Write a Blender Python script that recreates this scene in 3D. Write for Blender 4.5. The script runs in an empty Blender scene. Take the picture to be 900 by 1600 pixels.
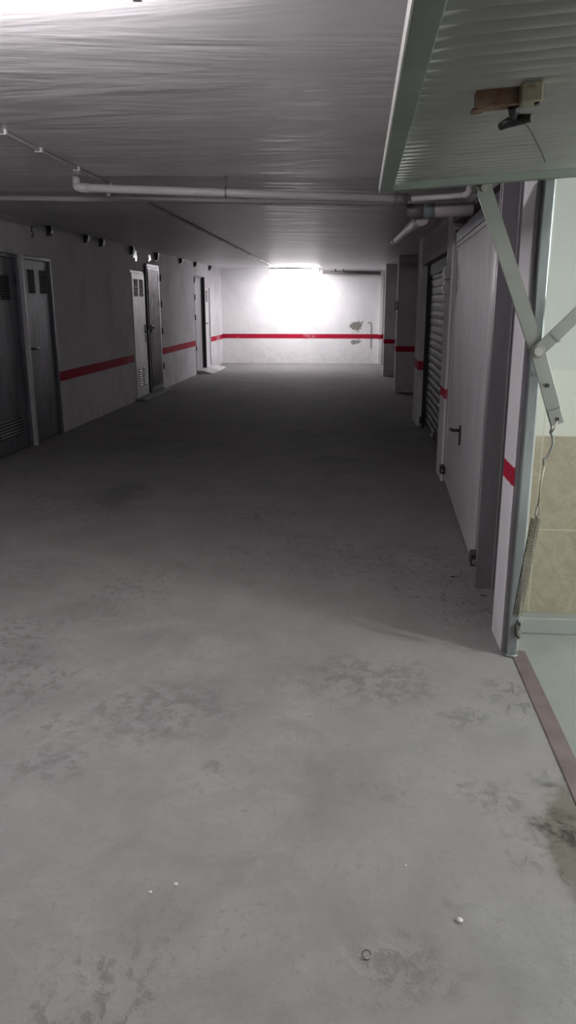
import bpy, bmesh, math, random
from mathutils import Vector, Matrix
random.seed(7)
S = bpy.context.scene
COL = S.collection

# ------------------------------------------------------------------ helpers
class MB:
    def __init__(self): self.bm = bmesh.new()
    def box(self, x0, x1, y0, y1, z0, z1, m=None):
        vs = [self.bm.verts.new(v) for v in ((x0,y0,z0),(x1,y0,z0),(x1,y1,z0),(x0,y1,z0),(x0,y0,z1),(x1,y0,z1),(x1,y1,z1),(x0,y1,z1))]
        for f in ((0,3,2,1),(4,5,6,7),(0,1,5,4),(1,2,6,5),(2,3,7,6),(3,0,4,7)):
            self.bm.faces.new([vs[i] for i in f])
        if m is not None:
            for v in vs: v.co = m @ v.co
        return self
    def tube(self, pts, r, n=12, caps=True):
        pts = [Vector(p) for p in pts]
        rs = r if isinstance(r, (list, tuple)) else [r]*len(pts)
        rings = []; up = None
        for i, p in enumerate(pts):
            if i == 0: t = pts[1]-p
            elif i == len(pts)-1: t = p-pts[i-1]
            else: t = (p-pts[i-1]).normalized()+(pts[i+1]-p).normalized()
            t.normalize()
            if up is None:
                up = Vector((0,0,1)) if abs(t.z) < .9 else Vector((1,0,0))
            a = t.cross(up).normalized(); b = a.cross(t).normalized(); up = b
            rings.append([self.bm.verts.new(p + (a*math.cos(2*math.pi*k/n)+b*math.sin(2*math.pi*k/n))*rs[i]) for k in range(n)])
        for r0, r1 in zip(rings, rings[1:]):
            for k in range(n):
                f = self.bm.faces.new((r0[k], r0[(k+1)%n], r1[(k+1)%n], r1[k])); f.smooth = True
        if caps:
            self.bm.faces.new(rings[0][::-1]); self.bm.faces.new(rings[-1])
        return self
    def cyl(self, a, b, r, n=16): return self.tube([a, b], r, n)
    def prism(self, poly, axis, a, b, m=None):
        # poly of 2-D points extruded along axis from a to b
        def P(u, v, w):
            return {0:(w,u,v), 1:(u,w,v), 2:(u,v,w)}[axis]
        lo = [self.bm.verts.new(P(u,v,a)) for u,v in poly]; hi = [self.bm.verts.new(P(u,v,b)) for u,v in poly]
        n = len(poly)
        self.bm.faces.new(lo); self.bm.faces.new(hi[::-1])
        for k in range(n): self.bm.faces.new((lo[k], lo[(k+1)%n], hi[(k+1)%n], hi[k]))
        if m is not None:
            for v in lo+hi: v.co = m @ v.co
        return self
    def sheet(self, prof, axis_vec, L, m=None, thick=.0015):
        # open profile (list of Vectors) swept along axis_vec by L as a thin closed sheet
        ax = Vector(axis_vec)*L
        n = len(prof); nv = []
        for i in range(n):
            t = (prof[min(i+1,n-1)]-prof[max(i-1,0)]).normalized()
            nv.append(t.cross(Vector(axis_vec)).normalized()*thick)
        A = [self.bm.verts.new(p) for p in prof]; B = [self.bm.verts.new(p+ax) for p in prof]
        C = [self.bm.verts.new(p+q) for p,q in zip(prof,nv)]; D = [self.bm.verts.new(p+q+ax) for p,q in zip(prof,nv)]
        for i in range(n-1):
            self.bm.faces.new((A[i],A[i+1],B[i+1],B[i])); self.bm.faces.new((D[i],D[i+1],C[i+1],C[i]))
            self.bm.faces.new((A[i],C[i],C[i+1],A[i+1])); self.bm.faces.new((B[i],B[i+1],D[i+1],D[i]))
        self.bm.faces.new((A[0],B[0],D[0],C[0])); self.bm.faces.new((A[-1],C[-1],D[-1],B[-1]))
        if m is not None:
            for v in A+B+C+D: v.co = m @ v.co
        return self
    def build(self, name, material, parent=None, bevel=0, origin=None, xf=None, smooth=False):
        bm = self.bm
        if xf is not None: bm.transform(xf)
        if origin is None and parent is not None and parent.get('_o') is not None: origin = Vector(parent['_o'])
        bmesh.ops.recalc_face_normals(bm, faces=bm.faces)
        if origin is not None: bm.transform(Matrix.Translation(-Vector(origin)))
        me = bpy.data.meshes.new(name); bm.to_mesh(me); bm.free()
        if smooth:
            for p in me.polygons: p.use_smooth = True
        me.materials.append(material)
        o = bpy.data.objects.new(name, me); COL.objects.link(o)
        if parent is not None:
            o.parent = parent
            if parent.get('_o') is None and origin is not None: o.location = origin
            o['_o'] = list(origin) if origin is not None else [0,0,0]
            if parent.get('_o') is not None: o.location = Vector(o['_o'])-Vector(parent['_o'])
        elif origin is not None: o.location = origin; o['_o'] = list(origin)
        if bevel:
            b = o.modifiers.new('bevel', 'BEVEL'); b.width = bevel; b.segments = 2; b.limit_method = 'ANGLE'
        return o

def tag(o, label, cat, group=None, kind=None):
    o['label'] = label; o['category'] = cat
    if group: o['group'] = group
    if kind: o['kind'] = kind
    return o
def thing(name, label, cat, loc, group=None, kind=None):
    o = bpy.data.objects.new(name, None); o.empty_display_size = .05; COL.objects.link(o)
    o.location = loc; o['_o'] = list(loc)
    return tag(o, label, cat, group, kind)
def struct(o, label=None, cat=None):
    o['kind'] = 'structure'
    if label: o['label'] = label
    if cat: o['category'] = cat
    return o

# ------------------------------------------------------------------ materials
def newmat(name):
    m = bpy.data.materials.new(name); m.use_nodes = True
    nt = m.node_tree; b = nt.nodes['Principled BSDF']
    return m, nt, b
class N:
    def __init__(self, nt): self.nt = nt; self._p = None
    def add(self, t, **kw):
        n = self.nt.nodes.new(t)
        for k, v in kw.items(): setattr(n, k, v)
        return n
    def link(self, a, b): self.nt.links.new(a, b)
    def pos(self):
        if self._p is None: self._p = self.add('ShaderNodeNewGeometry').outputs['Position']
        return self._p
    def math(self, op, a, b=None, clamp=False):
        n = self.add('ShaderNodeMath', operation=op); n.use_clamp = clamp
        for i, v in enumerate((a, b)):
            if v is None: continue
            if isinstance(v, (int, float)): n.inputs[i].default_value = v
            else: self.link(v, n.inputs[i])
        return n.outputs[0]
    def mapping(self, vec, scale=(1,1,1), loc=(0,0,0)):
        n = self.add('ShaderNodeMapping'); n.inputs['Scale'].default_value = scale; n.inputs['Location'].default_value = loc
        self.link(vec, n.inputs['Vector']); return n.outputs[0]
    def noise(self, vec, scale, detail=4, rough=.55, dist=0):
        n = self.add('ShaderNodeTexNoise'); n.inputs['Scale'].default_value = scale; n.inputs['Detail'].default_value = detail
        n.inputs['Roughness'].default_value = rough; n.inputs['Distortion'].default_value = dist
        self.link(vec, n.inputs['Vector']); return n.outputs['Fac']
    def ramp(self, fac, stops, interp='LINEAR'):
        n = self.add('ShaderNodeValToRGB'); cr = n.color_ramp; cr.interpolation = interp
        while len(cr.elements) < len(stops): cr.elements.new(.5)
        for e, (p, c) in zip(cr.elements, stops):
            e.position = p; e.color = (*c, 1) if len(c) == 3 else c
        self.link(fac, n.inputs[0]); return n.outputs[0]
    def sstep(self, v, a, b):
        n = self.add('ShaderNodeMapRange', interpolation_type='SMOOTHSTEP')
        n.inputs['From Min'].default_value = a; n.inputs['From Max'].default_value = b
        self.link(v, n.inputs['Value']); return n.outputs[0]
    def mix(self, fac, a, b, mode='MIX'):
        n = self.add('ShaderNodeMix', data_type='RGBA', blend_type=mode)
        if isinstance(fac, (int, float)): n.inputs[0].default_value = fac
        else: self.link(fac, n.inputs[0])
        for i, v in ((6, a), (7, b)):
            if isinstance(v, tuple): n.inputs[i].default_value = (*v, 1)
            else: self.link(v, n.inputs[i])
        return n.outputs[2]
    def xyz(self, v=None):
        n = self.add('ShaderNodeSeparateXYZ'); self.link(v or self.pos(), n.inputs[0]); return n.outputs
    def bump(self, h, strength, dist, bsdf, prev=None):
        n = self.add('ShaderNodeBump'); n.inputs['Strength'].default_value = strength; n.inputs['Distance'].default_value = dist
        self.link(h, n.inputs['Height'])
        if prev is not None: self.link(prev, n.inputs['Normal'])
        self.link(n.outputs[0], bsdf.inputs['Normal']); return n.outputs[0]
    def blob(self, c, r, warp, ws, sx=1, sy=1, sz=1, soft=.5):
        # soft patch round point c with a noisy outline: 1 inside, 0 outside
        d = self.add('ShaderNodeVectorMath', operation='SUBTRACT'); self.link(self.pos(), d.inputs[0]); d.inputs[1].default_value = c
        s = self.add('ShaderNodeVectorMath', operation='MULTIPLY'); self.link(d.outputs[0], s.inputs[0]); s.inputs[1].default_value = (1/sx,1/sy,1/sz)
        l = self.add('ShaderNodeVectorMath', operation='LENGTH'); self.link(s.outputs[0], l.inputs[0])
        n = self.noise(self.pos(), ws, 5, .6)
        v = self.math('ADD', l.outputs['Value'], self.math('MULTIPLY', self.math('SUBTRACT', n, .5), warp))
        return self.math('SUBTRACT', 1.0, self.sstep(v, r*(1-soft), r))

def plaster(name, stripe=None, base=(.70,.685,.70), dirt=.5, patches=()):
    m, nt, b = newmat(name); g = N(nt); P = g.pos()
    n1 = g.noise(P, 1.3, 6, .65); n2 = g.noise(P, 7, 5, .6); n3 = g.noise(P, 45, 3, .6)
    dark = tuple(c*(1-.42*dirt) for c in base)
    c = g.mix(g.sstep(n1, .38, .68), base, dark)
    c = g.mix(g.math('MULTIPLY', g.sstep(n2, .5, .78), .35*dirt), c, tuple(x*.62 for x in base))
    # scuffs splashed up from the ground
    z = g.xyz()[2]
    sc = g.math('MULTIPLY', g.math('SUBTRACT', 1.0, g.sstep(z, .02, .55)), g.sstep(n2, .42, .62))
    c = g.mix(g.math('MULTIPLY', sc, .5*dirt), c, (.30,.285,.28))
    if stripe:
        z0, z1 = stripe
        zz = g.math('ADD', z, g.math('MULTIPLY', g.math('SUBTRACT', n2, .5), .012))
        k = g.math('MULTIPLY', g.sstep(zz, z0-.004, z0+.004), g.math('SUBTRACT', 1.0, g.sstep(zz, z1-.004, z1+.004)))
        k = g.math('MULTIPLY', k, g.math('SUBTRACT', 1.0, g.math('MULTIPLY', g.sstep(n1, .55, .72), .45)))
        c = g.mix(k, c, (.40,.012,.040))
    for (cc, r, sx, sy, sz, colr) in patches:
        c = g.mix(g.math('MULTIPLY', g.blob(cc, r, .55, 9, sx, sy, sz, .25), .92), c, colr)
    g.link(c, b.inputs['Base Color']); b.inputs['Roughness'].default_value = .85; b.inputs['Specular IOR Level'].default_value = .2
    h = g.math('ADD', g.math('MULTIPLY', n2, .6), g.math('MULTIPLY', n3, .25))
    h = g.math('ADD', h, g.math('MULTIPLY', n1, 1.2))
    g.bump(h, .55, .02, b)
    return m

def metal(name, col, rough=.45, metallic=.5, var=.35, rust=0, streak=False):
    m, nt, b = newmat(name); g = N(nt)
    tc = g.add('ShaderNodeTexCoord').outputs['Object']
    P = g.mapping(tc, (6,6,1.2)) if streak else tc
    n1 = g.noise(P, 4 if not streak else 1.5, 5, .65); n2 = g.noise(tc, 40, 3, .6)
    c = g.mix(g.sstep(n1, .3, .72), col, tuple(x*(1-var) for x in col))
    c = g.mix(g.math('MULTIPLY', n2, .25), c, tuple(x*.7 for x in col))
    if rust:
        c = g.mix(g.math('MULTIPLY', g.sstep(g.noise(tc, 22, 5, .65), .62-.25*rust, .75-.2*rust), .9), c, (.11,.045,.022))
    g.link(c, b.inputs['Base Color']); b.inputs['Metallic'].default_value = metallic
    g.link(g.math('ADD', rough-.08, g.math('MULTIPLY', n1, .18)), b.inputs['Roughness'])
    g.bump(g.math('ADD', n1, g.math('MULTIPLY', n2, .2)), .15, .004, b)
    return m

def plain(name, col, rough=.6, metallic=0, var=.2, scale=12):
    m, nt, b = newmat(name); g = N(nt)
    tc = g.add('ShaderNodeTexCoord').outputs['Object']
    n1 = g.noise(tc, scale, 4, .6)
    c = g.mix(n1, col, tuple(x*(1-var) for x in col))
    g.link(c, b.inputs['Base Color']); b.inputs['Roughness'].default_value = rough; b.inputs['Metallic'].default_value = metallic
    g.bump(n1, .08, .003, b)
    return m

def emit(name, col, strength):
    m, nt, b = newmat(name); b.inputs['Base Color'].default_value = (.9,.9,.9,1)
    b.inputs['Emission Color'].default_value = (*col, 1); b.inputs['Emission Strength'].default_value = strength
    return m

def concrete_floor():
    m, nt, b = newmat('worn_concrete'); g = N(nt); P = g.pos()
    big = g.noise(P, .55, 5, .6); mid = g.noise(P, 2.6, 7, .68, .4); fine = g.noise(P, 16, 6, .7, .3); grit = g.noise(P, 90, 3, .7)
    c = g.ramp(mid, [(.26,(.178,.173,.171)), (.5,(.232,.226,.223)), (.74,(.285,.278,.273))])
    c = g.mix(g.math('MULTIPLY', g.sstep(big, .42, .66), .35), c, (.215,.209,.208))
    c = g.mix(g.math('MULTIPLY', g.sstep(fine, .52, .72), .22), c, (.18,.176,.172))
    pit = g.noise(g.mapping(P, (1,.75,1)), 42, 4, .7, .5); cloud = g.noise(g.mapping(P, (1,1,1), (4,2,0)), .8, 3, .5)
    c = g.mix(g.math('MULTIPLY', g.sstep(pit, .54, .68), g.math('MULTIPLY', g.sstep(mid, .42, .6), .38)), c, (.135,.132,.13))
    c = g.mix(g.math('MULTIPLY', g.sstep(g.noise(P, 5.5, 5, .7, .8), .58, .72), .22), c, (.34,.332,.322))
    c = g.mix(g.math('MULTIPLY', g.sstep(cloud, .46, .64), .35), c, (.262,.236,.236))
    c = g.mix(g.math('MULTIPLY', g.sstep(grit, .64, .78), .22), c, (.42,.41,.40))
    # scuffed rough area, with broken dark flecks
    area = g.sstep(g.noise(g.mapping(P, (1,1,1), (3.1,.7,0)), .9, 3, .5), .5, .62)
    v = g.add('ShaderNodeTexVoronoi', feature='DISTANCE_TO_EDGE'); v.inputs['Scale'].default_value = 17
    g.link(g.mapping(P, (1,.6,1)), v.inputs['Vector'])
    flecks = g.math('MULTIPLY', g.math('MULTIPLY', area, g.sstep(fine, .46, .6)), g.math('SUBTRACT', 1.0, g.sstep(v.outputs[0], .04, .22)))
    for cc, r, s in (((-.73,2.57,0),.34,1.3), ((.05,2.9,0),.3,1.5), ((-1.03,2.2,0),.14,1.4), ((.42,2.62,0),.12,1.2), ((.12,1.47,0),.16,1.0), ((.45,2.15,0),.11,1.0), ((-.42,2.22,0),.07,1.0)):
        bl = g.blob(cc, r, .35, 4.5, s, 1, 1, .7)
        flecks = g.math('MAXIMUM', flecks, g.math('MULTIPLY', bl, g.sstep(fine, .44, .6)))
    c = g.mix(g.math('MULTIPLY', flecks, .55), c, (.135,.131,.129))
    # thin scratches dragged across
    for sc, loc in (((2.2,26,1),(0,0,0)), ((14,2.6,1),(5,3,0))):
        w = g.noise(g.mapping(P, sc, loc), 1.0, 3, .5, .6)
        line = g.math('SUBTRACT', 1.0, g.sstep(g.math('ABSOLUTE', g.math('SUBTRACT', w, .5)), .0, .012))
        c = g.mix(g.math('MULTIPLY', g.math('MULTIPLY', line, g.sstep(big, .5, .64)), .12), c, (.40,.39,.38))
    # stains with a shape of their own: oil in the lane, damp patch and a spot by the threshold
    oil = g.math('MULTIPLY', g.blob((-1.93,5.95,0), .42, .5, 4, .75, 1.3, 1, .8), .6)
    c = g.mix(oil, c, (.10,.098,.096))
    damp = g.blob((.70,1.90,0), .19, .2, 7, .82, 2.0, 1, .3)
    c = g.mix(g.math('MULTIPLY', damp, .75), c, (.112,.104,.08))
    soot = g.math('MULTIPLY', g.blob((.64,2.0,0), .13, .14, 14, 1.15, 1, 1, .8), g.sstep(fine, .34, .58))
    c = g.mix(g.math('MULTIPLY', soot, .9), c, (.035,.035,.03))
    spot = g.blob((.64,2.225,0), .036, .03, 20, 1, .7, 1, .85)
    c = g.mix(g.math('MULTIPLY', spot, .8), c, (.05,.05,.045))
    halo = g.blob((.635,2.222,0), .075, .06, 12, 1, .8, 1, .6)
    c = g.mix(g.math('MULTIPLY', halo, .35), c, (.17,.165,.15))
    g.link(c, b.inputs['Base Color'])
    g.link(g.math('ADD', .72, g.math('MULTIPLY', mid, .2)), b.inputs['Roughness']); b.inputs['Specular IOR Level'].default_value = .12
    h = g.math('ADD', g.math('MULTIPLY', mid, .8), g.math('ADD', g.math('MULTIPLY', fine, .4), g.math('MULTIPLY', grit, .12)))
    h = g.math('SUBTRACT', h, g.math('MULTIPLY', flecks, .35))
    g.bump(h, .7, .014, b)
    return m

def ceiling_mat():
    m, nt, b = newmat('trowelled_ceiling'); g = N(nt); P = g.pos()
    wav = g.noise(g.mapping(P, (.5,2.3,1)), 1.0, 4, .55, .8); wav2 = g.noise(g.mapping(P, (1.3,6,1)), 1.0, 3, .5, .5); n1 = g.noise(P, 1.1, 5, .6); fine = g.noise(P, 30, 4, .6)
    c = g.mix(g.sstep(n1, .35, .7), (.73,.715,.73), (.63,.617,.63))
    sc = g.noise(g.mapping(P, (3,1.3,1), (2,7,0)), 2.2, 2, .5, .9)
    line = g.math('SUBTRACT', 1.0, g.sstep(g.math('ABSOLUTE', g.math('SUBTRACT', sc, .5)), 0, .006))
    c = g.mix(g.math('MULTIPLY', g.math('MULTIPLY', line, g.sstep(n1, .5, .62)), .35), c, (.74,.73,.74))
    spk = g.add('ShaderNodeTexVoronoi'); spk.inputs['Scale'].default_value = 2.6; g.link(P, spk.inputs['Vector'])
    c = g.mix(g.math('MULTIPLY', g.math('SUBTRACT', 1.0, g.sstep(spk.outputs['Distance'], .012, .03)), .6), c, (.85,.84,.85))
    g.link(c, b.inputs['Base Color'])
    b.inputs['Roughness'].default_value = .38; b.inputs['Specular IOR Level'].default_value = .3
    h = g.math('ADD', g.math('MULTIPLY', wav, 1.6), g.math('ADD', g.math('MULTIPLY', wav2, .35), g.math('MULTIPLY', fine, .02)))
    g.bump(h, .26, .05, b)
    return m

def tiles_mat():
    m, nt, b = newmat('garage_wall_tiles'); g = N(nt); P = g.pos(); o = g.xyz()
    marb = g.noise(P, 7, 7, .7, 1.6); vein = g.noise(g.mapping(P, (1,1,1.4)), 5, 5, .6, 2.2)
    beige = g.ramp(marb, [(.3,(.18,.158,.11)), (.55,(.23,.205,.15)), (.75,(.27,.247,.195))])
    line = g.math('SUBTRACT', 1.0, g.sstep(g.math('ABSOLUTE', g.math('SUBTRACT', vein, .5)), 0, .03))
    beige = g.mix(g.math('MULTIPLY', line, .4), beige, (.285,.265,.215))
    cream = g.mix(marb, (.42,.425,.38), (.37,.374,.335))
    paint = g.mix(marb, (.38,.39,.37), (.335,.345,.327))
    z = o[2]
    c = g.mix(g.sstep(z, .923, .926), beige, cream)
    # grout lines
    fx = g.math('ABSOLUTE', g.math('SUBTRACT', g.math('MODULO', g.math('ADD', o[0], 10-.93+.165), .33), .165))
    gx = g.math('SUBTRACT', 1.0, g.sstep(fx, .0015, .003))
    fz = g.math('ABSOLUTE', g.math('SUBTRACT', g.math('MODULO', g.math('ADD', z, 10*.437-.486+.2185), .437), .2185))
    gz = g.math('SUBTRACT', 1.0, g.sstep(fz, .0015, .003))
    gr = g.math('MAXIMUM', gx, gz)
    c = g.mix(gr, c, (.33,.315,.265))
    c = g.mix(g.sstep(z, 1.212, 1.216), c, paint)
    g.link(c, b.inputs['Base Color'])
    g.link(g.math('ADD', .28, g.math('MULTIPLY', g.sstep(z, 1.212, 1.216), .5)), b.inputs['Roughness'])
    g.bump(gr, -.3, .002, b)
    return m

M_floor = concrete_floor(); M_ceil = ceiling_mat()
M_wl = plaster('painted_plaster_striped', (.605,.72), patches=())
M_wb = plaster('back_wall_plaster', (.622,.735), base=(.84,.835,.84), dirt=.25,
    patches=(((-.09,20,.93), .17, 1,4,.85, (.20,.205,.175)), ((-.08,20,.53), .13, 1.1,4,.5, (.25,.25,.22))))
M_pier = plaster('pier_plaster', (.753,.833), base=(.74,.72,.745), dirt=.15)
M_pilA = plaster('pillar_plaster', (.715,.798), base=(.68,.66,.68), dirt=.3)
M_pil2 = plaster('pillar_plaster_worn', (.70,.808), base=(.62,.60,.62), dirt=.5)
M_col2 = plaster('column_plaster', (.69,.785), base=(.60,.58,.60), dirt=.6)
M_col1 = plaster('column_plaster_far', (.675,.766), base=(.60,.58,.60), dirt=.5)
M_plain = plaster('bare_plaster', None, base=(.60,.585,.60), dirt=.5)
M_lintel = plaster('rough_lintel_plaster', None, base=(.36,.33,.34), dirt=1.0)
M_tiles = tiles_mat()
M_kerb = plain('kerb_screed', (.225,.234,.222), .7, 0, .2, 6)
M_gfloor = plain('smooth_garage_screed', (.225,.235,.222), .65, 0, .22, 5)
M_galv_dark = metal('galvanised_dark', (.165,.175,.195), .42, .45, .45, streak=True)
M_galv = metal('galvanised_steel', (.36,.36,.375), .4, .55, .35, streak=True)
M_leaf_white = metal('white_enamel_steel', (.80,.79,.80), .42, .1, .25, streak=True)
M_leaf_grey = metal('grey_enamel_steel', (.42,.42,.43), .5, .1, .25, streak=True)
M_angle = metal('pale_steel_angle', (.52,.51,.53), .45, .3, .2)
M_ribgrey = metal('ribbed_grey_enamel', (.58,.56,.58), .5, .1, .18, streak=True)
M_jamb = metal('steel_jamb', (.25,.24,.26), .38, .5, .25, streak=True)
M_edge = metal('bright_steel_edge', (.62,.61,.63), .3, .7, .15)
M_post = metal('post_galvanised', (.30,.325,.33), .38, .55, .45, streak=True)
M_panel = metal('overhead_panel_paint', (.52,.54,.50), .45, .15, .15)
M_frame = metal('overhead_frame_paint', (.18,.20,.182), .5, .2, .25)
M_lip = metal('lit_lip_and_stop', (.48,.48,.465), .5, .1, .15)  # pale lip carries lamplight in its colour; also used for the door stop
M_arm = metal('arm_zinc', (.23,.236,.218), .42, .35, .2)
M_rust = metal('rusted_lock', (.22,.15,.10), .65, .4, .5, rust=.9)
M_lockpale = metal('lock_case_dull', (.33,.31,.22), .5, .5, .35, rust=.35)
M_black = plain('black_plastic', (.018,.017,.018), .4)
M_dark = plain('dark_void_metal', (.02,.02,.022), .7)
M_steel = metal('plain_steel', (.42,.41,.38), .35, .8, .3)
M_spring = metal('oily_spring_steel', (.20,.185,.155), .38, .85, .3)
M_rod = metal('rod_steel', (.40,.36,.28), .45, .6, .3)
M_roll = metal('roller_slats', (.045,.042,.046), .6, .1, .2)
M_pvc = plain('grey_white_pvc', (.56,.545,.545), .42, 0, .15, 8)
M_pvc2 = plain('aged_pvc', (.50,.46,.455), .5, 0, .3, 10)
M_pvcdark = plain('brown_pvc', (.16,.14,.145), .5, 0, .3, 10)
M_tape = plain('grey_green_tape', (.22,.26,.27), .6, 0, .45, 60)
M_cond = plain('conduit_pvc', (.48,.47,.47), .5, 0, .2, 10)
M_thresh = metal('threshold_steel', (.20,.155,.155), .55, .3, .35)
M_cord = plain('dark_cord', (.05,.05,.045), .8)
M_white = plain('white_plastic', (.62,.61,.60), .35)
M_sw = plain('grey_switch_plastic', (.33,.32,.33), .5)
M_num_w = plain('white_number_paint', (.95,.95,.95), .22, .85, .02)
M_num_d = plain('dark_number_paint', (.06,.058,.065), .7)
M_stone = plain('pebble_stone', (.62,.60,.57), .7)
M_leaf = plain('dry_leaf', (.035,.03,.028), .8)
M_tube_c = emit('corridor_tube', (1.0,.945,.975), 225)
M_tube_f = emit('far_tube', (1.0,.965,.99), 84)
M_tube_g = emit('garage_tube', (.93,1.0,.94), 2100)

# ------------------------------------------------------------------ room shell
def CZ(x): return 2.34 - (x+3.51)*.019
XL = -3.51
struct(MB().box(-3.9, .70, -4.2, 20.3, -.2, 0).box(.70,.765,3.22,20.3,-.2,0).box(.765,1.2,3.6,20.3,-.2,0).box(.7,.765,-4.2,.6,-.2,0).build('floor', M_floor))
struct(MB().box(.765, 4.2, .5, 3.5, -.2, -.002).build('floor.001', M_gfloor))
# ceiling: slightly sloping slab
mb = MB(); mb.prism([(-3.9,CZ(-3.9)), (.76,CZ(.76)), (.76,2.7), (-3.9,2.7)], 1, -4.2, 20.3); mb.prism([(.76,CZ(.76)),(1.4,CZ(.76)),(1.4,2.7),(.76,2.7)], 1, 3.5, 20.3)
struct(mb.build('ceiling', M_ceil))
struct(MB().box(.76, 4.2, .4, 3.6, 2.3, 2.5).build('ceiling.001', M_plain))

# left wall with door openings and slot holes along its top
mb = MB()
ops = [(7.08,8.87,1.985), (11.98,12.76,1.99), (12.82,13.64,2.115), (16.66,17.52,2.06), (17.62,18.42,1.87)]
y = -4.2
for (a,b_,h) in ops:
    mb.box(XL-.25, XL, y, a, 0, 2.42); mb.box(XL-.25, XL, a, b_, h, 2.42); y = b_
mb.box(XL-.25, XL, y, 20.2, 0, 2.42)
mb.box(XL-.42, XL-.25, -4.2, 20.2, 0, 2.42)
struct(mb.build('wall_left', M_wl))
struct(MB().box(-3.93, 1.4, 20.0, 20.25, 0, 2.6).build('wall_back', M_wb))
struct(MB().box(-3.93, 4.2, -4.4, -4.2, 0, 2.6).build('wall_bounce', M_plain))  # unseen end wall behind the camera, added for light bounce
# pilaster in the far corner
struct(MB().box(.475, .56, 19.75, 20.0, 0, 2.15).box(.45,.75,19.75,20.0,2.15,2.4).build('pillar', M_wb, bevel=.008))
# right side: pier of the open garage, party wall, neighbours' front
struct(MB().box(.655, .714, 3.222, 3.445, 0, 2.32).build('pillar.001', M_pier, bevel=.004))
struct(MB().box(.70, 4.2, 3.5, 3.6, .0, 2.32).box(.69, .716, 3.43, 3.56, 0, 2.32).build('wall_garage', M_tiles))
struct(MB().box(.714, 4.2, 3.42, 3.5, -.002, .078).build('trim_1', M_kerb, bevel=.006))
struct(MB().box(.78, 4.2, .4, .5, 0, 2.32).build('wall_garage.001', M_plain))
struct(MB().box(4.1, 4.25, .4, 3.6, 0, 2.4).build('wall_garage.002', M_plain))
struct(MB().box(.66, .8, -4.2, .6, 0, 2.42).build('wall_right', M_plain))
struct(MB().box(.68, .775, .6, 3.222, 2.04, 2.42).build('trim_2', M_plain))
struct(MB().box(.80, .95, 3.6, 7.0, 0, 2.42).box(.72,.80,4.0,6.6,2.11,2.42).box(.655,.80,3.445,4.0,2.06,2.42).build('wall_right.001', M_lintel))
struct(MB().box(.725, .95, 6.6, 6.99, 0, 2.32).build('pillar.002', M_pilA, bevel=.01))
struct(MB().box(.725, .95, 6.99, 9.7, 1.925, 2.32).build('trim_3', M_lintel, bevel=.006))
struct(MB().box(.725, 1.0, 9.7, 10.35, 0, 2.32).build('pillar.003', M_pil2, bevel=.015))
struct(MB().box(.94, 1.15, 6.99, 20.1, 0, 2.42).build('wall_right.002', M_plain))
struct(MB().box(.625, .96, 13.5, 13.95, 0, 2.34).build('pillar.004', M_col2, bevel=.012))
struct(MB().box(.508, .96, 16.5, 16.95, 0, 2.34).build('pillar.005', M_col1, bevel=.012))

# ------------------------------------------------------------------ storage doors along the left wall
def vent(parent, x, y0, y1, z0, z1, n, mat):
    # louvre field: dark slot back with tilted pressed lips
    v = MB().box(x-.002, x+.0015, y0, y1, z0, z1).build('vent', M_dark, parent)
    lp = MB(); h = (z1-z0)/n
    for k in range(n):
        zb = z0+h*(k+.5)
        lp.prism([(x, zb+h*.45), (x+.012, zb-.02*h), (x+.010, zb-.12*h), (x, zb+h*.25)], 1, y0+.004, y1-.004)
    # x,z polygon extruded along y
    lp.build('louvre', mat, v)
def lever(parent, x, y, z, d, plate_h=.2, drop=.0):
    h = MB().box(x, x+.008, y-.026, y+.026, z-plate_h*.6, z+plate_h*.4).build('handle_plate', M_black, parent, bevel=.003)
    MB().tube([(x+.006,y,z),(x+.045,y,z),(x+.05,y+d*.02,z),(x+.05,y+d*.14,z-drop)], .013, 10).build('lever', M_black, h)
def hinges(parent, x, y, zs, mat):
    for z in zs: MB().cyl((x+.012,y,z-.055),(x+.012,y,z+.055),.012,10).build('hinge', mat, parent)
def leaf_door(name, label, y0, y1, z1, leafmat, x=XL-.02, jamb=.03, framemat=None):
    d = thing(name, label, 'door', (XL, (y0+y1)/2, 0), kind='structure')
    f = MB().box(XL-.09, XL+.004, y0, y0+jamb, 0, z1).box(XL-.09, XL+.004, y1-jamb, y1, 0, z1).box(XL-.09, XL+.004, y0+jamb, y1-jamb, z1-jamb, z1)
    f.build('frame', framemat or M_galv_dark, d)
    l = MB().box(x-.035, x, y0+jamb+.004, y1-jamb-.004, .012, z1-jamb-.004)
    l.build('leaf', leafmat, d, bevel=.003)
    return d
# pair nearest the camera
d = leaf_door('door_1', 'dark galvanised storage door cut by the left edge of the photo', 7.10, 7.985, 1.975, M_galv_dark)
vent(d, XL-.02, 7.25, 7.45, 1.53, 1.77, 9, M_galv_dark); vent(d, XL-.02, 7.58, 7.78, 1.53, 1.77, 9, M_galv_dark)
vent(d, XL-.02, 7.25, 7.82, .17, .36, 6, M_galv_dark)
lever(d, XL-.02, 7.20, 1.02, 1); hinges(d, XL-.02, 7.95, (.3,1.0,1.74), M_galv_dark)
d = leaf_door('door_2', 'dark galvanised storage door with two louvre vents beside the bright red wall stripe', 8.03, 8.865, 1.98, M_galv_dark)
vent(d, XL-.02, 8.25, 8.42, 1.60, 1.85, 9, M_galv_dark); vent(d, XL-.02, 8.56, 8.74, 1.60, 1.85, 9, M_galv_dark)
lever(d, XL-.02, 8.145, 1.025, 1, .26); hinges(d, XL-.02, 8.85, (.3,1.0,1.78), M_angle)
tag(struct(MB().box(XL-.1, XL+.045, 7.985, 8.03, 0, 1.985).build('trim_4', M_angle, bevel=.003)), 'pale steel mullion strip between the two nearest dark storage doors', 'trim', kind='structure')
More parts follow.
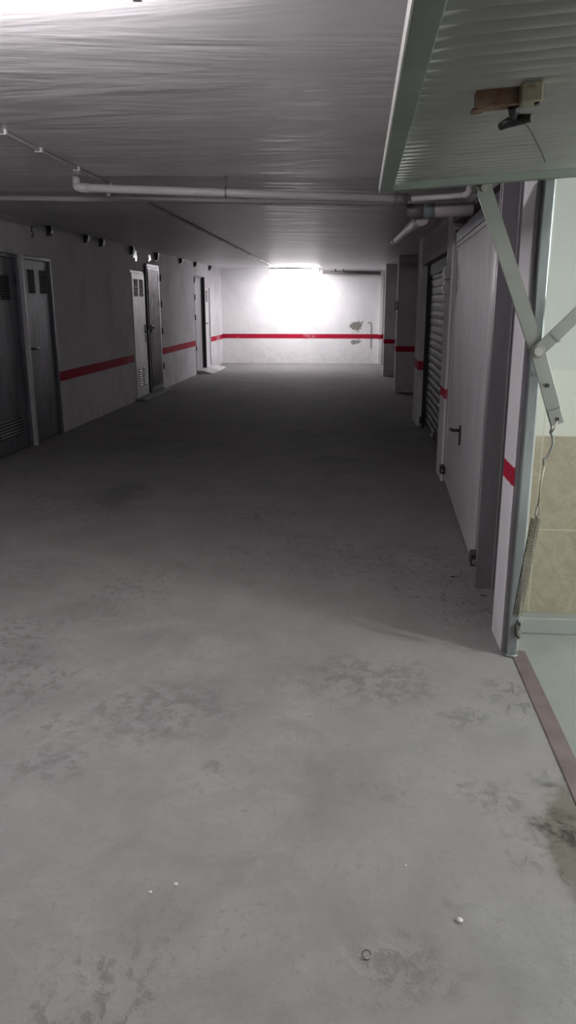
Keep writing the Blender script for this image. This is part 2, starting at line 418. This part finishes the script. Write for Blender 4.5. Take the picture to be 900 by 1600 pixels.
# white door and ribbed door under the painted numbers
d = leaf_door('door_3', 'white louvred storage door under the painted white number 4', 11.99, 12.75, 1.985, M_leaf_white, x=XL+.014, framemat=M_leaf_white)
vent(d, XL+.014, 12.12, 12.33, 1.60, 1.86, 7, M_leaf_white); vent(d, XL+.014, 12.42, 12.64, 1.60, 1.86, 7, M_leaf_white)
vent(d, XL+.014, 12.14, 12.34, .20, .50, 8, M_leaf_grey); vent(d, XL+.014, 12.42, 12.62, .20, .50, 8, M_leaf_grey)
lever(d, XL+.014, 12.66, 1.05, -1.2, .28)
d = thing('door_4', 'shiny ribbed galvanised storage door under the painted white number 3', 'door', (XL,13.23,0), kind='structure')
MB().box(XL-.1, XL+.03, 12.78, 12.86, 0, 2.115).build('jamb', M_dark, d)  # near-black box, shade of the gap between doors put into its colour
MB().box(XL-.1, XL+.03, 13.60, 13.64, 0, 2.115).box(XL-.1, XL+.035, 12.86, 13.60, 2.075, 2.115).build('frame', M_jamb, d)
prof = []
yy = 12.87
while yy < 13.59:
    for dy, dx in ((0,0),(.040,0),(.050,.02),(.074,.02),(.084,0)):
        if yy+dy < 13.595: prof.append(Vector((XL+.012+dx, yy+dy, .05)))
    yy += .09
MB().sheet(prof, (0,0,1), 2.02, thick=.003).build('leaf', metal('ribbed_galvanised_shiny', (.17,.17,.18), .32, .7, .5, streak=True), d)
MB().box(XL+.024, XL+.034, 12.87, 13.59, 2.035, 2.07).box(XL+.024, XL+.034, 12.87, 13.59, .05, .12).build('rail', M_galv_dark, d)
MB().tube([(XL+.05+.0*math.sin(a), 12.98+.05*math.cos(a), 1.09+.05*math.sin(a)) for a in [k*math.pi/8 for k in range(17)]], .011, 8).build('handle_ring', M_steel, d)
MB().box(XL+.026, XL+.05, 12.95, 13.02, 1.02, 1.08).build('lock', M_black, d, bevel=.004)
hinges(d, XL+.04, 13.63, (.42,1.02,1.48,1.92), M_black)
# pair next to the back wall
d = leaf_door('door_5', 'plain grey storage door with hinges near the back wall', 16.67, 17.51, 2.05, M_leaf_grey)
hinges(d, XL-.002, 16.69, (.55,1.2,1.62,1.97), M_black)
MB().box(XL-.02, XL+.05, 17.51, 17.60, 0.03, 2.05).build('gap_shade', M_dark, d)  # dark strip painted for the shaded gap between the two leaves
d = leaf_door('door_6', 'small white louvred storage door closest to the bright back wall', 17.63, 18.41, 1.865, M_leaf_white, framemat=M_leaf_white)
vent(d, XL-.02, 17.80, 17.94, 1.52, 1.78, 7, M_leaf_grey); vent(d, XL-.02, 18.05, 18.2, 1.52, 1.78, 7, M_leaf_grey)
lever(d, XL-.02, 17.76, 1.05, 1.3, .3)
struct(MB().box(XL-.05, XL+.17, 11.93, 13.66, 0, .035).build('trim_5', M_kerb, bevel=.008))
tag(bpy.data.objects['trim_5'], 'low concrete doorstep below the white and the ribbed storage doors', 'doorstep', kind='structure')
struct(MB().prism([(XL-.05,0),(XL+.34,0),(XL+.34,.012),(XL+.12,.075),(XL-.05,.075)], 1, 16.75, 18.5).build('trim_6', M_plain, bevel=.008))
tag(bpy.data.objects['trim_6'], 'wedge shaped concrete doorstep below the grey door near the back wall', 'doorstep', kind='structure')

# steel stubs fixed along the top of the left wall
wh = ['above the second dark storage door', 'second from the camera', 'third from the camera',
      'just left of the painted number 4', 'just right of the painted number 3', 'between ribbed door and plain grey door',
      'above the plain grey door', 'closest to the back wall']
for (y, zb), q in zip(((8.80,2.225),(10.0,2.235),(10.6,2.225),(12.02,2.205),(13.50,2.20),(15.36,2.235),(16.70,2.235),(18.32,2.225)), wh):
    t = thing('wall_bracket', 'small dark wall bracket under the ceiling, '+q, 'bracket', (XL, y+.05, zb), 'brackets along the top of the left wall')
    MB().box(XL, XL+.010, y-.01, y+.15, zb-.005, 2.335).build('back_plate', M_jamb, t, bevel=.002)
    MB().prism([(XL+.008,zb),(XL+.05,zb+.02),(XL+.065,zb+.06),(XL+.065,2.33),(XL+.008,2.33)], 1, y, y+.085).build('stub', M_black, t, bevel=.003)

# painted door numbers
def number(txt, y, z, h, mat, label, bold=0.0):
    cu = bpy.data.curves.new('door_number', 'FONT'); cu.body = txt; cu.size = h/.7; cu.extrude = .0008; cu.offset = .004+.012*bold
    cu.align_x = 'CENTER'
    o = bpy.data.objects.new('tmp', cu); COL.objects.link(o)
    dg = bpy.context.evaluated_depsgraph_get(); me = bpy.data.meshes.new_from_object(o.evaluated_get(dg))
    bpy.data.objects.remove(o); me.name = 'door_number'
    if not me.materials: me.materials.append(mat)
    me.materials[0] = mat
    n = bpy.data.objects.new('door_number', me); COL.objects.link(n)
    n.matrix_world = Matrix(((0,0,1,XL+.0004),(1+.8*bold,0,0,y),(0,1,0,z),(0,0,0,1)))
    tag(n, label, 'number', 'painted door numbers')
number('4', 12.33, 2.15, .125, M_num_w, 'white painted number 4 on the wall above the white louvred door', 1)
number('3', 13.19, 2.155, .105, M_num_w, 'white painted number 3 on the wall above the ribbed shiny door', 1)
number('5', 8.42, 2.18, .11, M_num_d, 'faint dark painted number on the wall above the nearest storage doors')

# ------------------------------------------------------------------ neighbour's up-and-over garage door (closed)
ang = math.atan(.0308)
RX = Matrix.Translation((.668,4.05,0)) @ Matrix.Rotation(-ang, 4, 'Z')   # local x: into wall, local y: along door
def rx(mb, *a, **k): return mb.build(*a, xf=RX, **k)
gd = thing('garage_door', 'closed grey vertically ribbed garage door with a black lever handle', 'garage door', (.70,5.3,0))
rx(MB().box(-.006,.10,-.055,.0,0,2.06), 'jamb', M_jamb, gd, bevel=.002)
rx(MB().box(.085,.105,-.075,-.055,0,2.06), 'jamb_flange', M_jamb, gd)
rx(MB().box(-.009,-.005,-.004,.004,0,2.05).box(.076,.082,-.060,-.054,0,2.06), 'edge_highlight', M_edge, gd)  # paler strips put the corner highlights into the colour
rx(MB().box(0,.10,2.535,2.565,0,2.06), 'jamb', M_jamb, gd, bevel=.002)
rx(MB().box(.0,.10,0,2.535,1.955,2.035), 'top_rail', M_galv_dark, gd, bevel=.003)
prof = []; yy = .03
while yy < 2.525:
    for dy, dx in ((0,0),(.034,0),(.040,.006),(.048,.006),(.054,0)):
        if yy+dy < 2.53: prof.append(Vector((.012+dx, yy+dy, .02)))
    yy += .058
pn = rx(MB().sheet(prof, (0,0,1), 1.93, thick=.003), 'panel', M_ribgrey, gd)
rx(MB().box(.0,.03,.0,.028,.015,1.95).box(.004,.03,2.50,2.535,.015,1.95).box(.004,.03,.028,2.5,1.92,1.95), 'panel_frame', M_ribgrey, gd)
for q in (.055,.10,.15):
    rx(MB().box(.004,.014,q,q+.012,.02,1.94), 'edge_fold', M_edge, gd)  # edge folds in paler steel, their highlight lines put into the colour
hp = rx(MB().box(.0,.014,1.37,1.405,.53,.67), 'handle_plate', M_black, gd, bevel=.003)
hp['label'] = 'black handle plate'
MB().tube([RX@Vector(p) for p in ((.0,1.385,.635),(-.045,1.385,.635),(-.052,1.40,.635),(-.052,1.50,.63))], .011, 10).build('lever', M_black, hp)
for yb, zb in ((.03,.13),(2.47,.12)):
    bl = rx(MB().box(-.03,.006,yb,yb+.10,zb-.035,zb+.035), 'lock_bolt', M_black, gd, bevel=.006)
    MB().cyl(RX@Vector((-.015,yb-.045,zb)), RX@Vector((-.015,yb+.01,zb)), .012, 10).build('bolt_pin', M_steel, bl)

# ------------------------------------------------------------------ roller shutter in the recess beyond the pillar
rs = thing('roller_shutter', 'dark roller shutter door recessed between two striped pillars', 'roller shutter', (.83,8.3,0))
prof = []; z = .06
while z < 1.9:
    for k in range(6):
        a = k/6*math.pi
        prof.append(Vector((.835-.007*math.sin(a), 7.05, z+.085*k/6)))
    prof.append(Vector((.838,7.05,z+.0815)))
    z += .085
mb = MB(); mb.sheet(prof, (0,1,0), 2.58, thick=.004); cu = mb.build('curtain', M_roll, rs)
MB().box(.815,.85,7.05,9.63,.0,.06).build('bottom_bar', M_roll, rs, bevel=.004)
MB().box(.79,.87,7.0,7.05,0,1.925).build('guide_rail', M_dark, rs)
MB().box(.79,.87,9.63,9.69,0,1.925).build('guide_rail', M_dark, rs)
MB().box(.80,.93,7.05,9.63,1.80,1.925).build('roll_housing', M_dark, rs)
lk = MB().box(.80,.815,8.28,8.42,.10,.17).build('lock_box', M_steel, rs, bevel=.004)
MB().cyl((.785,8.30,.13),(.81,8.30,.13),.018,10).build('keyhole_cap', M_edge, lk)
MB().cyl((.79,8.40,.10),(.81,8.40,.10),.012,10).build('lock_pin', M_edge, lk)
fl = MB().box(.765,.80,9.60,9.66,.05,.13).build('floor_latch', M_black, rs, bevel=.005)
MB().cyl((.755,9.62,.12),(.77,9.62,.12),.013,10).build('latch_pin', M_edge, fl)

# switches on the pillar
def switchbox(x, y0, y1, z0, z1, label, mat=None, cat='switch box', grp='switch boxes'):
    t = thing('switch_box', label, cat, (x, (y0+y1)/2, z0), grp)
    MB().box(x-.045, x, y0, y1, z0, z1).build('housing', mat or M_sw, t, bevel=.006)
    MB().box(x-.052, x-.044, y0+.018, y1-.018, z0+.03, z1-.02).build('rocker', M_sw, t, bevel=.003)
switchbox(.725, 6.63, 6.74, 1.685, 1.785, 'upper small grey switch box on the pillar beside the ribbed garage door')
switchbox(.725, 6.63, 6.74, 1.565, 1.665, 'lower small grey switch box on the pillar beside the ribbed garage door')
t = thing('switch_box', 'tiny switch box on the front edge of the dark column', 'switch box', (.62,13.5,1.4), 'switch boxes')
MB().box(.575,.635,13.455,13.5,1.385,1.52).build('housing', M_sw, t, bevel=.006)
MB().box(.59,.62,13.448,13.457,1.41,1.49).build('rocker', M_white, t)

# ------------------------------------------------------------------ open overhead garage door (inner face looks down)
px0, pz0 = .062, 1.905
tilt = math.atan(.062)
OV = Matrix.Translation((px0, 0, pz0)) @ Matrix.Rotation(-tilt, 4, 'Y')   # local x: up the door into the garage, z: up
Y1, Y0, LX = 3.085, .70, 2.0
def ov(mb, *a, **k): return mb.build(*a, xf=OV, **k)
od = thing('garage_door', 'open overhead garage door with corrugated underside and rusty lock, tilted above', 'garage door', (.7,1.9,1.95))
prof = []; n = 0; yy = Y0+.04
while yy < Y1-.04:
    prof.append(Vector((.045, yy, .022+.012*math.cos(n*math.pi/4)))); n += 1; yy += .0075
o = ov(MB().sheet(prof, (1,0,0), LX-.09, thick=.0015), 'corrugated_panel', M_panel, od, smooth=True)
ov(MB().box(0,.047,Y0,Y1,-.012,.014), 'bottom_rail', M_frame, od, bevel=.003)
ov(MB().box(-.003,0,Y0,Y1,-.014,.012), 'lit_edge_lip', M_lip, od)  # outer face paler than the rail: corridor lamplight put into its colour
ov(MB().box(LX-.047,LX,Y0,Y1,-.012,.036), 'top_rail', M_frame, od, bevel=.003)
ov(MB().box(.047,LX-.047,Y1-.05,Y1,-.012,.036), 'side_rail', M_frame, od, bevel=.003)
ov(MB().box(.047,LX-.047,Y0,Y0+.05,-.012,.036), 'side_rail', M_frame, od, bevel=.003)
# lock
lb = ov(MB().box(.170,.257,1.795,1.838,-.024,.012).box(.160,.187,1.80,1.834,-.029,-.022), 'lock_bar', M_rust, od, bevel=.003)
lb['label'] = 'rusty brown lock bar'
lc = ov(MB().box(.255,.300,1.772,1.828,-.026,.012), 'lock_case', M_lockpale, od, bevel=.004)
ov(MB().cyl((.290,1.785,-.031),(.290,1.785,-.024),.006,10), 'screw', M_black, lc)
hd = ov(MB().tube([(.248,1.812,-.02),(.252,1.828,-.034),(.256,1.842,-.042)], [.013,.011,.010], 12), 'handle_stem', M_black, od)
ov(MB().tube([(.230,1.868,-.050),(.245,1.853,-.046),(.270,1.836,-.045),(.288,1.818,-.048)], [.008,.011,.011,.008], 12), 'handle_bar', M_black, hd)
ov(MB().tube([(.268,1.838,-.048),(.282,1.88,-.040),(.30,1.96,-.03),(.33,2.07,-.016),(.365,2.20,-.006),(.41,2.36,-.002),(.47,2.56,.0),(.52,2.74,.0)], .0026, 6), 'pull_cord', M_cord, od)
# arm, brace and hanger on the far side of the door, in planes just inside the post
YA = 3.10
def flat(pts0, pts1, w, y0, y1, flange=.0):
    a, b_ = Vector((pts0[0],0,pts0[1])), Vector((pts1[0],0,pts1[1]))
    t = (b_-a).normalized(); n = Vector((-t.z,0,t.x))*w/2
    poly = [(a+n), (b_+n), (b_-n), (a-n)]
    return MB().prism([(p.x,p.z) for p in poly], 1, y0, y1)
hang = MB().box(.412,.472,YA-.004,YA+.003,1.885,1.965).build('hanger_plate', M_arm, od, bevel=.003)
P1, PV, P2 = (.444,1.905), (.683,1.320), (.777,1.052)
a1 = flat((P1[0]-.006,P1[1]+.014), PV, .052, YA-.012, YA-.006)
arm = a1.build('lift_arm', M_arm, od, bevel=.002)
fx = Vector((PV[0]-P1[0],0,PV[1]-P1[1])).normalized(); fn = Vector((-fx.z,0,fx.x))
for s in (-1,1):
    q = fn*(s*.0255)
    flat((P1[0]+q.x,P1[1]+q.z),(PV[0]+q.x,PV[1]+q.z),.004,YA-.012,YA+.006).build('arm_flange', M_arm, arm)
MB().cyl((P1[0],YA-.022,P1[1]),(P1[0],YA+.01,P1[1]),.013,16).build('pivot_bolt', M_steel, arm)
ext = flat((PV[0]-.003,PV[1]+.01), P2, .056, YA-.020, YA-.013).build('arm_tail', M_arm, od, bevel=.002)
flat((.760,1.098),(.781,1.040),.05,YA-.027,YA-.0195).build('tail_plate', M_arm, ext, bevel=.002)
for c in ((.728,1.19),(.776,1.06)):
    MB().cyl((c[0],YA-.030,c[1]),(c[0],YA-.019,c[1]),.008,12).build('bolt_hole', M_dark, ext)
br = flat((PV[0]-.003,PV[1]-.003), (1.30,1.962), .050, YA-.030, YA-.024).cyl((PV[0],YA-.0305,PV[1]),(PV[0],YA-.0235,PV[1]),.0262,24).build('brace', M_arm, od, bevel=.002)
MB().cyl((PV[0],YA-.040,PV[1]),(PV[0],YA+.03,PV[1]),.017,20).build('pivot_bolt', M_steel, br)
MB().cyl((PV[0],YA-.034,PV[1]),(PV[0],YA-.0295,PV[1]),.021,24).build('washer', M_arm, br)
flat((.735,1.372),(.742,1.379),.054,YA-.034,YA-.022).build('brace_clip', M_jamb, br)

# fixed frame of the open garage: posts, flange, head
fr = thing('door_frame', 'galvanised steel frame post of the open garage, beside the white pier', 'door frame', (.69,3.2,0))
MB().box(.672,.716,3.155,3.215,0,2.04).build('post', M_post, fr, bevel=.006)
MB().box(.660,.673,3.19,3.221,0,2.04).build('post_flange', M_jamb, fr, bevel=.002)
MB().box(.716,.730,3.205,3.225,.0,2.04).build('inner_stop', M_lip, fr, bevel=.002)
MB().cyl((.694,3.185,-.0),(.694,3.185,.012),.036,18).build('foot', M_post, fr)
MB().box(.672,.716,.66,.72,0,2.04).build('post', M_post, fr, bevel=.006)
MB().box(.716,.765,.66,3.2,2.0,2.04).build('head_rail', M_post, fr)
MB().tube([(.716,3.17,1.235),(.726,3.15,1.235),(.728,3.13,1.235)], .009, 8).build('stop_bolt', M_steel, fr)
pl = MB().box(.704,.722,3.13,3.175,.10,.165).build('spring_anchor', M_steel, fr, bevel=.003)
MB().tube([(.712,3.125,.165),(.700,3.115,.19),(.690,3.10,.17),(.694,3.10,.13),(.708,3.115,.11)], .005, 8).build('anchor_eye', M_black, pl)

# tension spring hanging between the arm tail and the post foot
YS = 3.085
sp = thing('tension_spring', 'long coiled tension spring on a rod and hook beside the garage post', 'spring', (.70,YS,.15))
A, B = Vector((.730,YS,.655)), Vector((.690,YS+.01,.222))
ax = (B-A).normalized(); u = ax.cross(Vector((0,1,0))).normalized(); v = ax.cross(u)
turns = 58; pts = []
for i in range(turns*10+1):
    a = 2*math.pi*i/10
    pts.append(A.lerp(B, i/(turns*10)) + (u*math.cos(a)+v*math.sin(a))*.0185)
MB().tube(pts, .0022, 6).build('coil', M_spring, sp)
MB().tube([(.730,YS,.652),(.742,YS,.672),(.744,YS,.695),(.738,YS,.712),(.730,YS,.70),(.727,YS,.672),(.733,YS,.655)], .003, 8).build('end_hook', M_steel, sp)
MB().tube([(.690,YS+.01,.226),(.706,YS+.01,.215),(.710,YS+.01,.185),(.702,YS+.01,.158),(.694,YS+.015,.155)], .003, 8).build('end_hook', M_steel, sp)
MB().tube([(.735,YS,.705),(.738,YS,.80),(.747,YS,.885)], .0042, 8).build('rod', M_rod, sp)
MB().tube([(.744,YS,.875),(.741,YS,.898),(.752,YS,.905),(.765,YS,.935),(.772,YS,.96),(.768,YS,.99),(.757,YS,1.008),(.762,YS,1.018)], .0055, 8).build('hook', M_arm, sp)
MB().tube([(.757,YS,1.0),(.768,YS-.01,1.02),(.777,YS-.012,1.055)], .004, 8).build('hook_wire', M_steel, sp)
MB().tube([(.764,YS,1.005),(.756,YS+.004,1.05),(.735,YS+.006,1.12),(.712,YS+.008,1.18),(.706,YS+.01,1.20)], .0038, 8).build('hook_wire', M_steel, sp)

# threshold strip on the floor
t = MB().box(.70,.765,.60,3.22,-.2,.004)
o = struct(t.build('trim_7', M_thresh, bevel=.002)); tag(o, 'brown steel threshold strip on the floor across the open garage entrance', 'threshold', kind='structure')

# ------------------------------------------------------------------ pipes and cables
def zc(x): return CZ(x)
p = thing('drain_pipe', 'long pale drain pipe hanging across the ceiling with elbow at its end', 'pipe', (-.8,5.25,2.2))
MB().tube([(-1.885,5.32,zc(-1.88)-.003),(-1.885,5.32,2.265),(-1.875,5.32,2.245),(-1.85,5.32,2.235),(-1.0,5.30,2.195),(.22,5.27,2.135)], .027, 14).build('pipe_run', M_pvc, p)
MB().tube([(-1.885,5.32,2.26),(-1.88,5.32,2.242),(-1.86,5.32,2.236),(-1.80,5.32,2.233)], .031, 14).build('elbow', M_pvc, p)
cl = MB().tube([(-.885+.0*k, 5.297+.031*math.cos(k*math.pi/6), 2.189+.031*math.sin(k*math.pi/6)) for k in range(13)], .005, 6).build('clamp', M_steel, p)
MB().cyl((-.885,5.297,2.22),(-.885,5.297,zc(-.88)),.006,8).build('clamp_rod', M_steel, cl)
MB().tube([(.20,5.27,2.136),(.285,5.268,2.130)], .036, 14).build('coupling', M_pvcdark, p)
p = thing('drain_pipe', 'thick aged pipe with grey green tape and a branch pointing away, above the ribbed door', 'pipe', (.5,5.4,2.1))
MB().tube([(.30,5.45,2.080),(.718,5.42,2.086)], .044, 16).build('pipe_run', M_pvc2, p)
MB().tube([(.29,5.45,2.080),(.40,5.443,2.081)], .0465, 16).build('socket', M_pvcdark, p)
MB().tube([(.40,5.443,2.0815),(.47,5.438,2.0825)], .0475, 16).build('tape_wrap', M_tape, p)
p = thing('water_pipe', 'thin pipe with upturned end above the thick taped pipe', 'pipe', (.5,5.1,2.15))
MB().tube([(.30,5.14,2.118),(.60,5.12,2.133),(.634,5.12,2.137),(.645,5.12,2.15),(.646,5.12,2.20),(.646,5.12,zc(.64)-.003)], .0165, 12).build('pipe_run', M_pvc, p)
MB().tube([(.612,5.12,2.134),(.638,5.12,2.139),(.646,5.12,2.153),(.646,5.12,2.175)], .020, 12).build('elbow', M_pvc, p)
MB().tube([(.40,5.50,2.035),(.385,5.75,2.045),(.33,7.9,2.075)], .040, 16).build('branch_run', M_pvc2, p)
MB().tube([(.334,7.75,2.073),(.326,7.95,2.076)], .044, 16).build('end_socket', M_pvc2, p)
MB().box(.42,.45,5.46,5.50,2.035,2.062).build('clip', M_edge, p, bevel=.004)
p = thing('water_pipe', 'thin straight pipe crossing the whole ceiling behind the long drain pipe', 'pipe', (-1.4,6.08,2.28))
MB().tube([(XL,6.03,zc(XL)-.05),(-1.5,6.12,zc(-1.5)-.05),(.72,6.2,zc(.72)-.05)], .02, 12).build('pipe_run', M_cond, p)
for x in (-2.9,-1.9,-.9,.1):
    MB().box(x-.012,x+.012,6.04,6.17,zc(x)-.036,zc(x)-.002).build('clip', M_cond, p)
p = thing('cable_conduit', 'slim grey conduit running along the ceiling to the far lamp', 'conduit', (-1.85,10,2.29))
def cpt(y): 
    x = -1.72-.017*(y-3.4)-.0*y
    return Vector((x, y, zc(x)-.012))
MB().tube([cpt(1.95), cpt(3.7), cpt(5.6), cpt(6.03), cpt(6.2)+Vector((0,0,-.0)), cpt(10), cpt(14), cpt(18.6)], .011, 8).build('conduit_run', M_cond, p)
for y in (2.5,3.9,4.35,4.95,5.62,7.5,9,10.5,12,13.5,15,16.5,18):
    c = cpt(y); MB().box(c.x-.02,c.x+.02,c.y-.012,c.y+.012,c.z-.014,c.z+.011).build('clip', M_white, p, bevel=.002)
p = thing('drain_pipe', 'dark pipe with two clips along the ceiling of the bright back wall', 'pipe', (-.1,19.6,2.2))
MB().tube([(-.93,19.62,2.225),(.47,19.6,2.19)], .042, 14).build('pipe_run', M_pvcdark, p)
for x in (-.62,-.42): MB().box(x-.015,x+.015,19.55,19.66,2.23,zc(x)).build('clip', M_dark, p)
c = MB().tube([(.20,19.993,1.0),(.25,19.993,1.03),(.288,19.993,.985),(.29,19.993,.72),(.295,19.993,.38)], .007, 6).build('cable', M_cord)
tag(c, 'thin dark cable hanging on the back wall beside the damp patch', 'cable')

# ------------------------------------------------------------------ lamps
def batten(name, label, cx, cy, cz, L, tubemat, wide=False, along='x'):
    t = thing(name, label, 'ceiling lamp', (cx,cy,cz), 'fluorescent tube lamps')
    if along == 'x': R = Matrix.Translation((cx,cy,cz))
    else: R = Matrix.Translation((cx,cy,cz)) @ Matrix.Rotation(math.pi/2,4,'Z')
    MB().box(-L/2,L/2,-.025,.025,-.035,0).build('housing', M_white, t, bevel=.004, xf=R)
    if wide:
        MB().box(-L/2,-L/2+.02,-.11,.11,-.095,-.03).box(L/2-.02,L/2,-.11,.11,-.095,-.03).box(-L/2,L/2,-.11,.11,-.04,-.03).build('tray', M_white, t, xf=R)
        MB().prism([(-.105,-.04),(-.10,-.08),(-.085,-.09),(.085,-.09),(.10,-.08),(.105,-.04)], 0, -L/2+.02, L/2-.02).build('diffuser', tubemat, t, xf=R)
        return t
    MB().box(-L/2,-L/2+.02,-.012,.012,-.079,-.035).build('lamp_holder', M_white, t, xf=R)
    MB().box(L/2-.02,L/2,-.012,.012,-.079,-.035).build('lamp_holder', M_white, t, xf=R)
    MB().cyl((-L/2+.02,0,-.062),(L/2-.02,0,-.062),.015,16).build('tube', tubemat, t, xf=R)
    return t
batten('ceiling_lamp', 'glowing fluorescent lamp above at the top left of the corridor ceiling', -1.15, 2.0, zc(-1.15)-.035, 1.25, M_tube_c)
batten('ceiling_lamp', 'glaring fluorescent lamp on the ceiling in front of the back wall', -1.57, 19.0, zc(-1.57), 1.2, M_tube_f, wide=True)
batten('ceiling_lamp', 'fluorescent lamp inside the open garage', 3.25, 1.74, 1.90, .6, M_tube_g)
MB().cyl((3.25,1.74,1.90),(3.25,1.74,2.3),.006,8).build('hanging_rod', M_steel, bpy.data.objects['ceiling_lamp.002'])

for xx in (-1.55,-.75): MB().cyl((xx,2.0,zc(-1.15)-.035),(xx,2.0,zc(xx)),.006,8).build('hanging_rod', M_steel, bpy.data.objects['ceiling_lamp'])

# ------------------------------------------------------------------ small litter on the floor
def pebble(x, y, r, label, mat=None, name='pebble', cat='pebble', flat_=.6):
    bm = bmesh.new(); bmesh.ops.create_icosphere(bm, subdivisions=2, radius=r)
    rnd = random.Random(int(x*1000)+int(y*77))
    for v in bm.verts: v.co *= 1+rnd.uniform(-.16,.16); v.co.z *= flat_
    bm.transform(Matrix.Translation((x,y,r*flat_*.8)))
    mb = MB(); mb.bm.free(); mb.bm = bm
    o = mb.build(name, mat or M_stone, origin=(x,y,0), smooth=True); tag(o, label, cat, 'specks of litter on the floor')
pebble(.283,1.623,.0085,'pale pebble on the concrete at the bottom right')
pebble(-.455,1.683,.006,'pale stone crumb on the concrete floor at lower left, the larger one')
pebble(-.516,1.649,.0045,'tiny pale stone crumb just left of the larger crumb')
pebble(.16,1.81,.0035,'tiny pale crumb on the floor in the lower middle')
def dryleaf(x, y, s, rot, label):
    pts = [(-1,0),(-.5,.32),(.1,.42),(.7,.22),(1,0),(.5,-.3),(-.2,-.4),(-.7,-.2)]
    m = Matrix.Translation((x,y,.001)) @ Matrix.Rotation(rot,4,'Z') @ Matrix.Diagonal((s,s,1,1))
    mb = MB(); mb.prism(pts, 2, 0, .004, m)
    for v in mb.bm.verts: v.co.z += .35*abs((v.co-Vector((x,y,0))).y)
    o = mb.build('dry_leaf', M_leaf, origin=(x,y,0)); tag(o, label, 'leaf', 'dry leaves by the garage door')
dryleaf(.555,4.164,.013,.3,'dark curled leaf scrap on the floor in front of the ribbed garage door')
dryleaf(.686,3.88,.018,-.5,'dark leaf scrap on the floor at the foot of the steel jamb')
r = MB().tube([(.05+.010*math.cos(k*.5),1.498+.015*math.sin(k*.5),.002) for k in range(12)], .001, 6).build('wire_ring', M_cord, origin=(.05,1.498,0))
tag(r, 'small bent dark wire loop on the floor at the bottom of the photo', 'wire')

# ------------------------------------------------------------------ camera
F = 1200.0
v = Vector((563-450, -(473-800), -F)).normalized()
roll = math.radians(1.3)
z = Vector((math.sin(roll), math.cos(roll), 0)); z = (z - z.dot(v)*v).normalized()
x = v.cross(z)
R = Matrix((x, v, z))          # rows: world axes in camera space -> camera-to-world rotation
cam = bpy.data.cameras.new('camera'); cam.sensor_fit = 'VERTICAL'; cam.sensor_height = 36; cam.lens = F/1600*36
cam.clip_start = .02
co = bpy.data.objects.new('camera', cam); COL.objects.link(co)
co.matrix_world = Matrix.Translation((0,0,1.5)) @ R.to_4x4()
S.camera = co

# ------------------------------------------------------------------ world and view
w = bpy.data.worlds.new('world'); S.world = w; w.use_nodes = True
w.node_tree.nodes['Background'].inputs[0].default_value = (.5,.48,.52,1); w.node_tree.nodes['Background'].inputs[1].default_value = .02
S.view_settings.view_transform = 'Standard'; S.view_settings.look = 'None'
S.view_settings.gamma = 1; S.view_settings.use_curve_mapping = False; S.view_settings.exposure = 0
for o in bpy.data.objects:
    if '_o' in o: del o['_o']
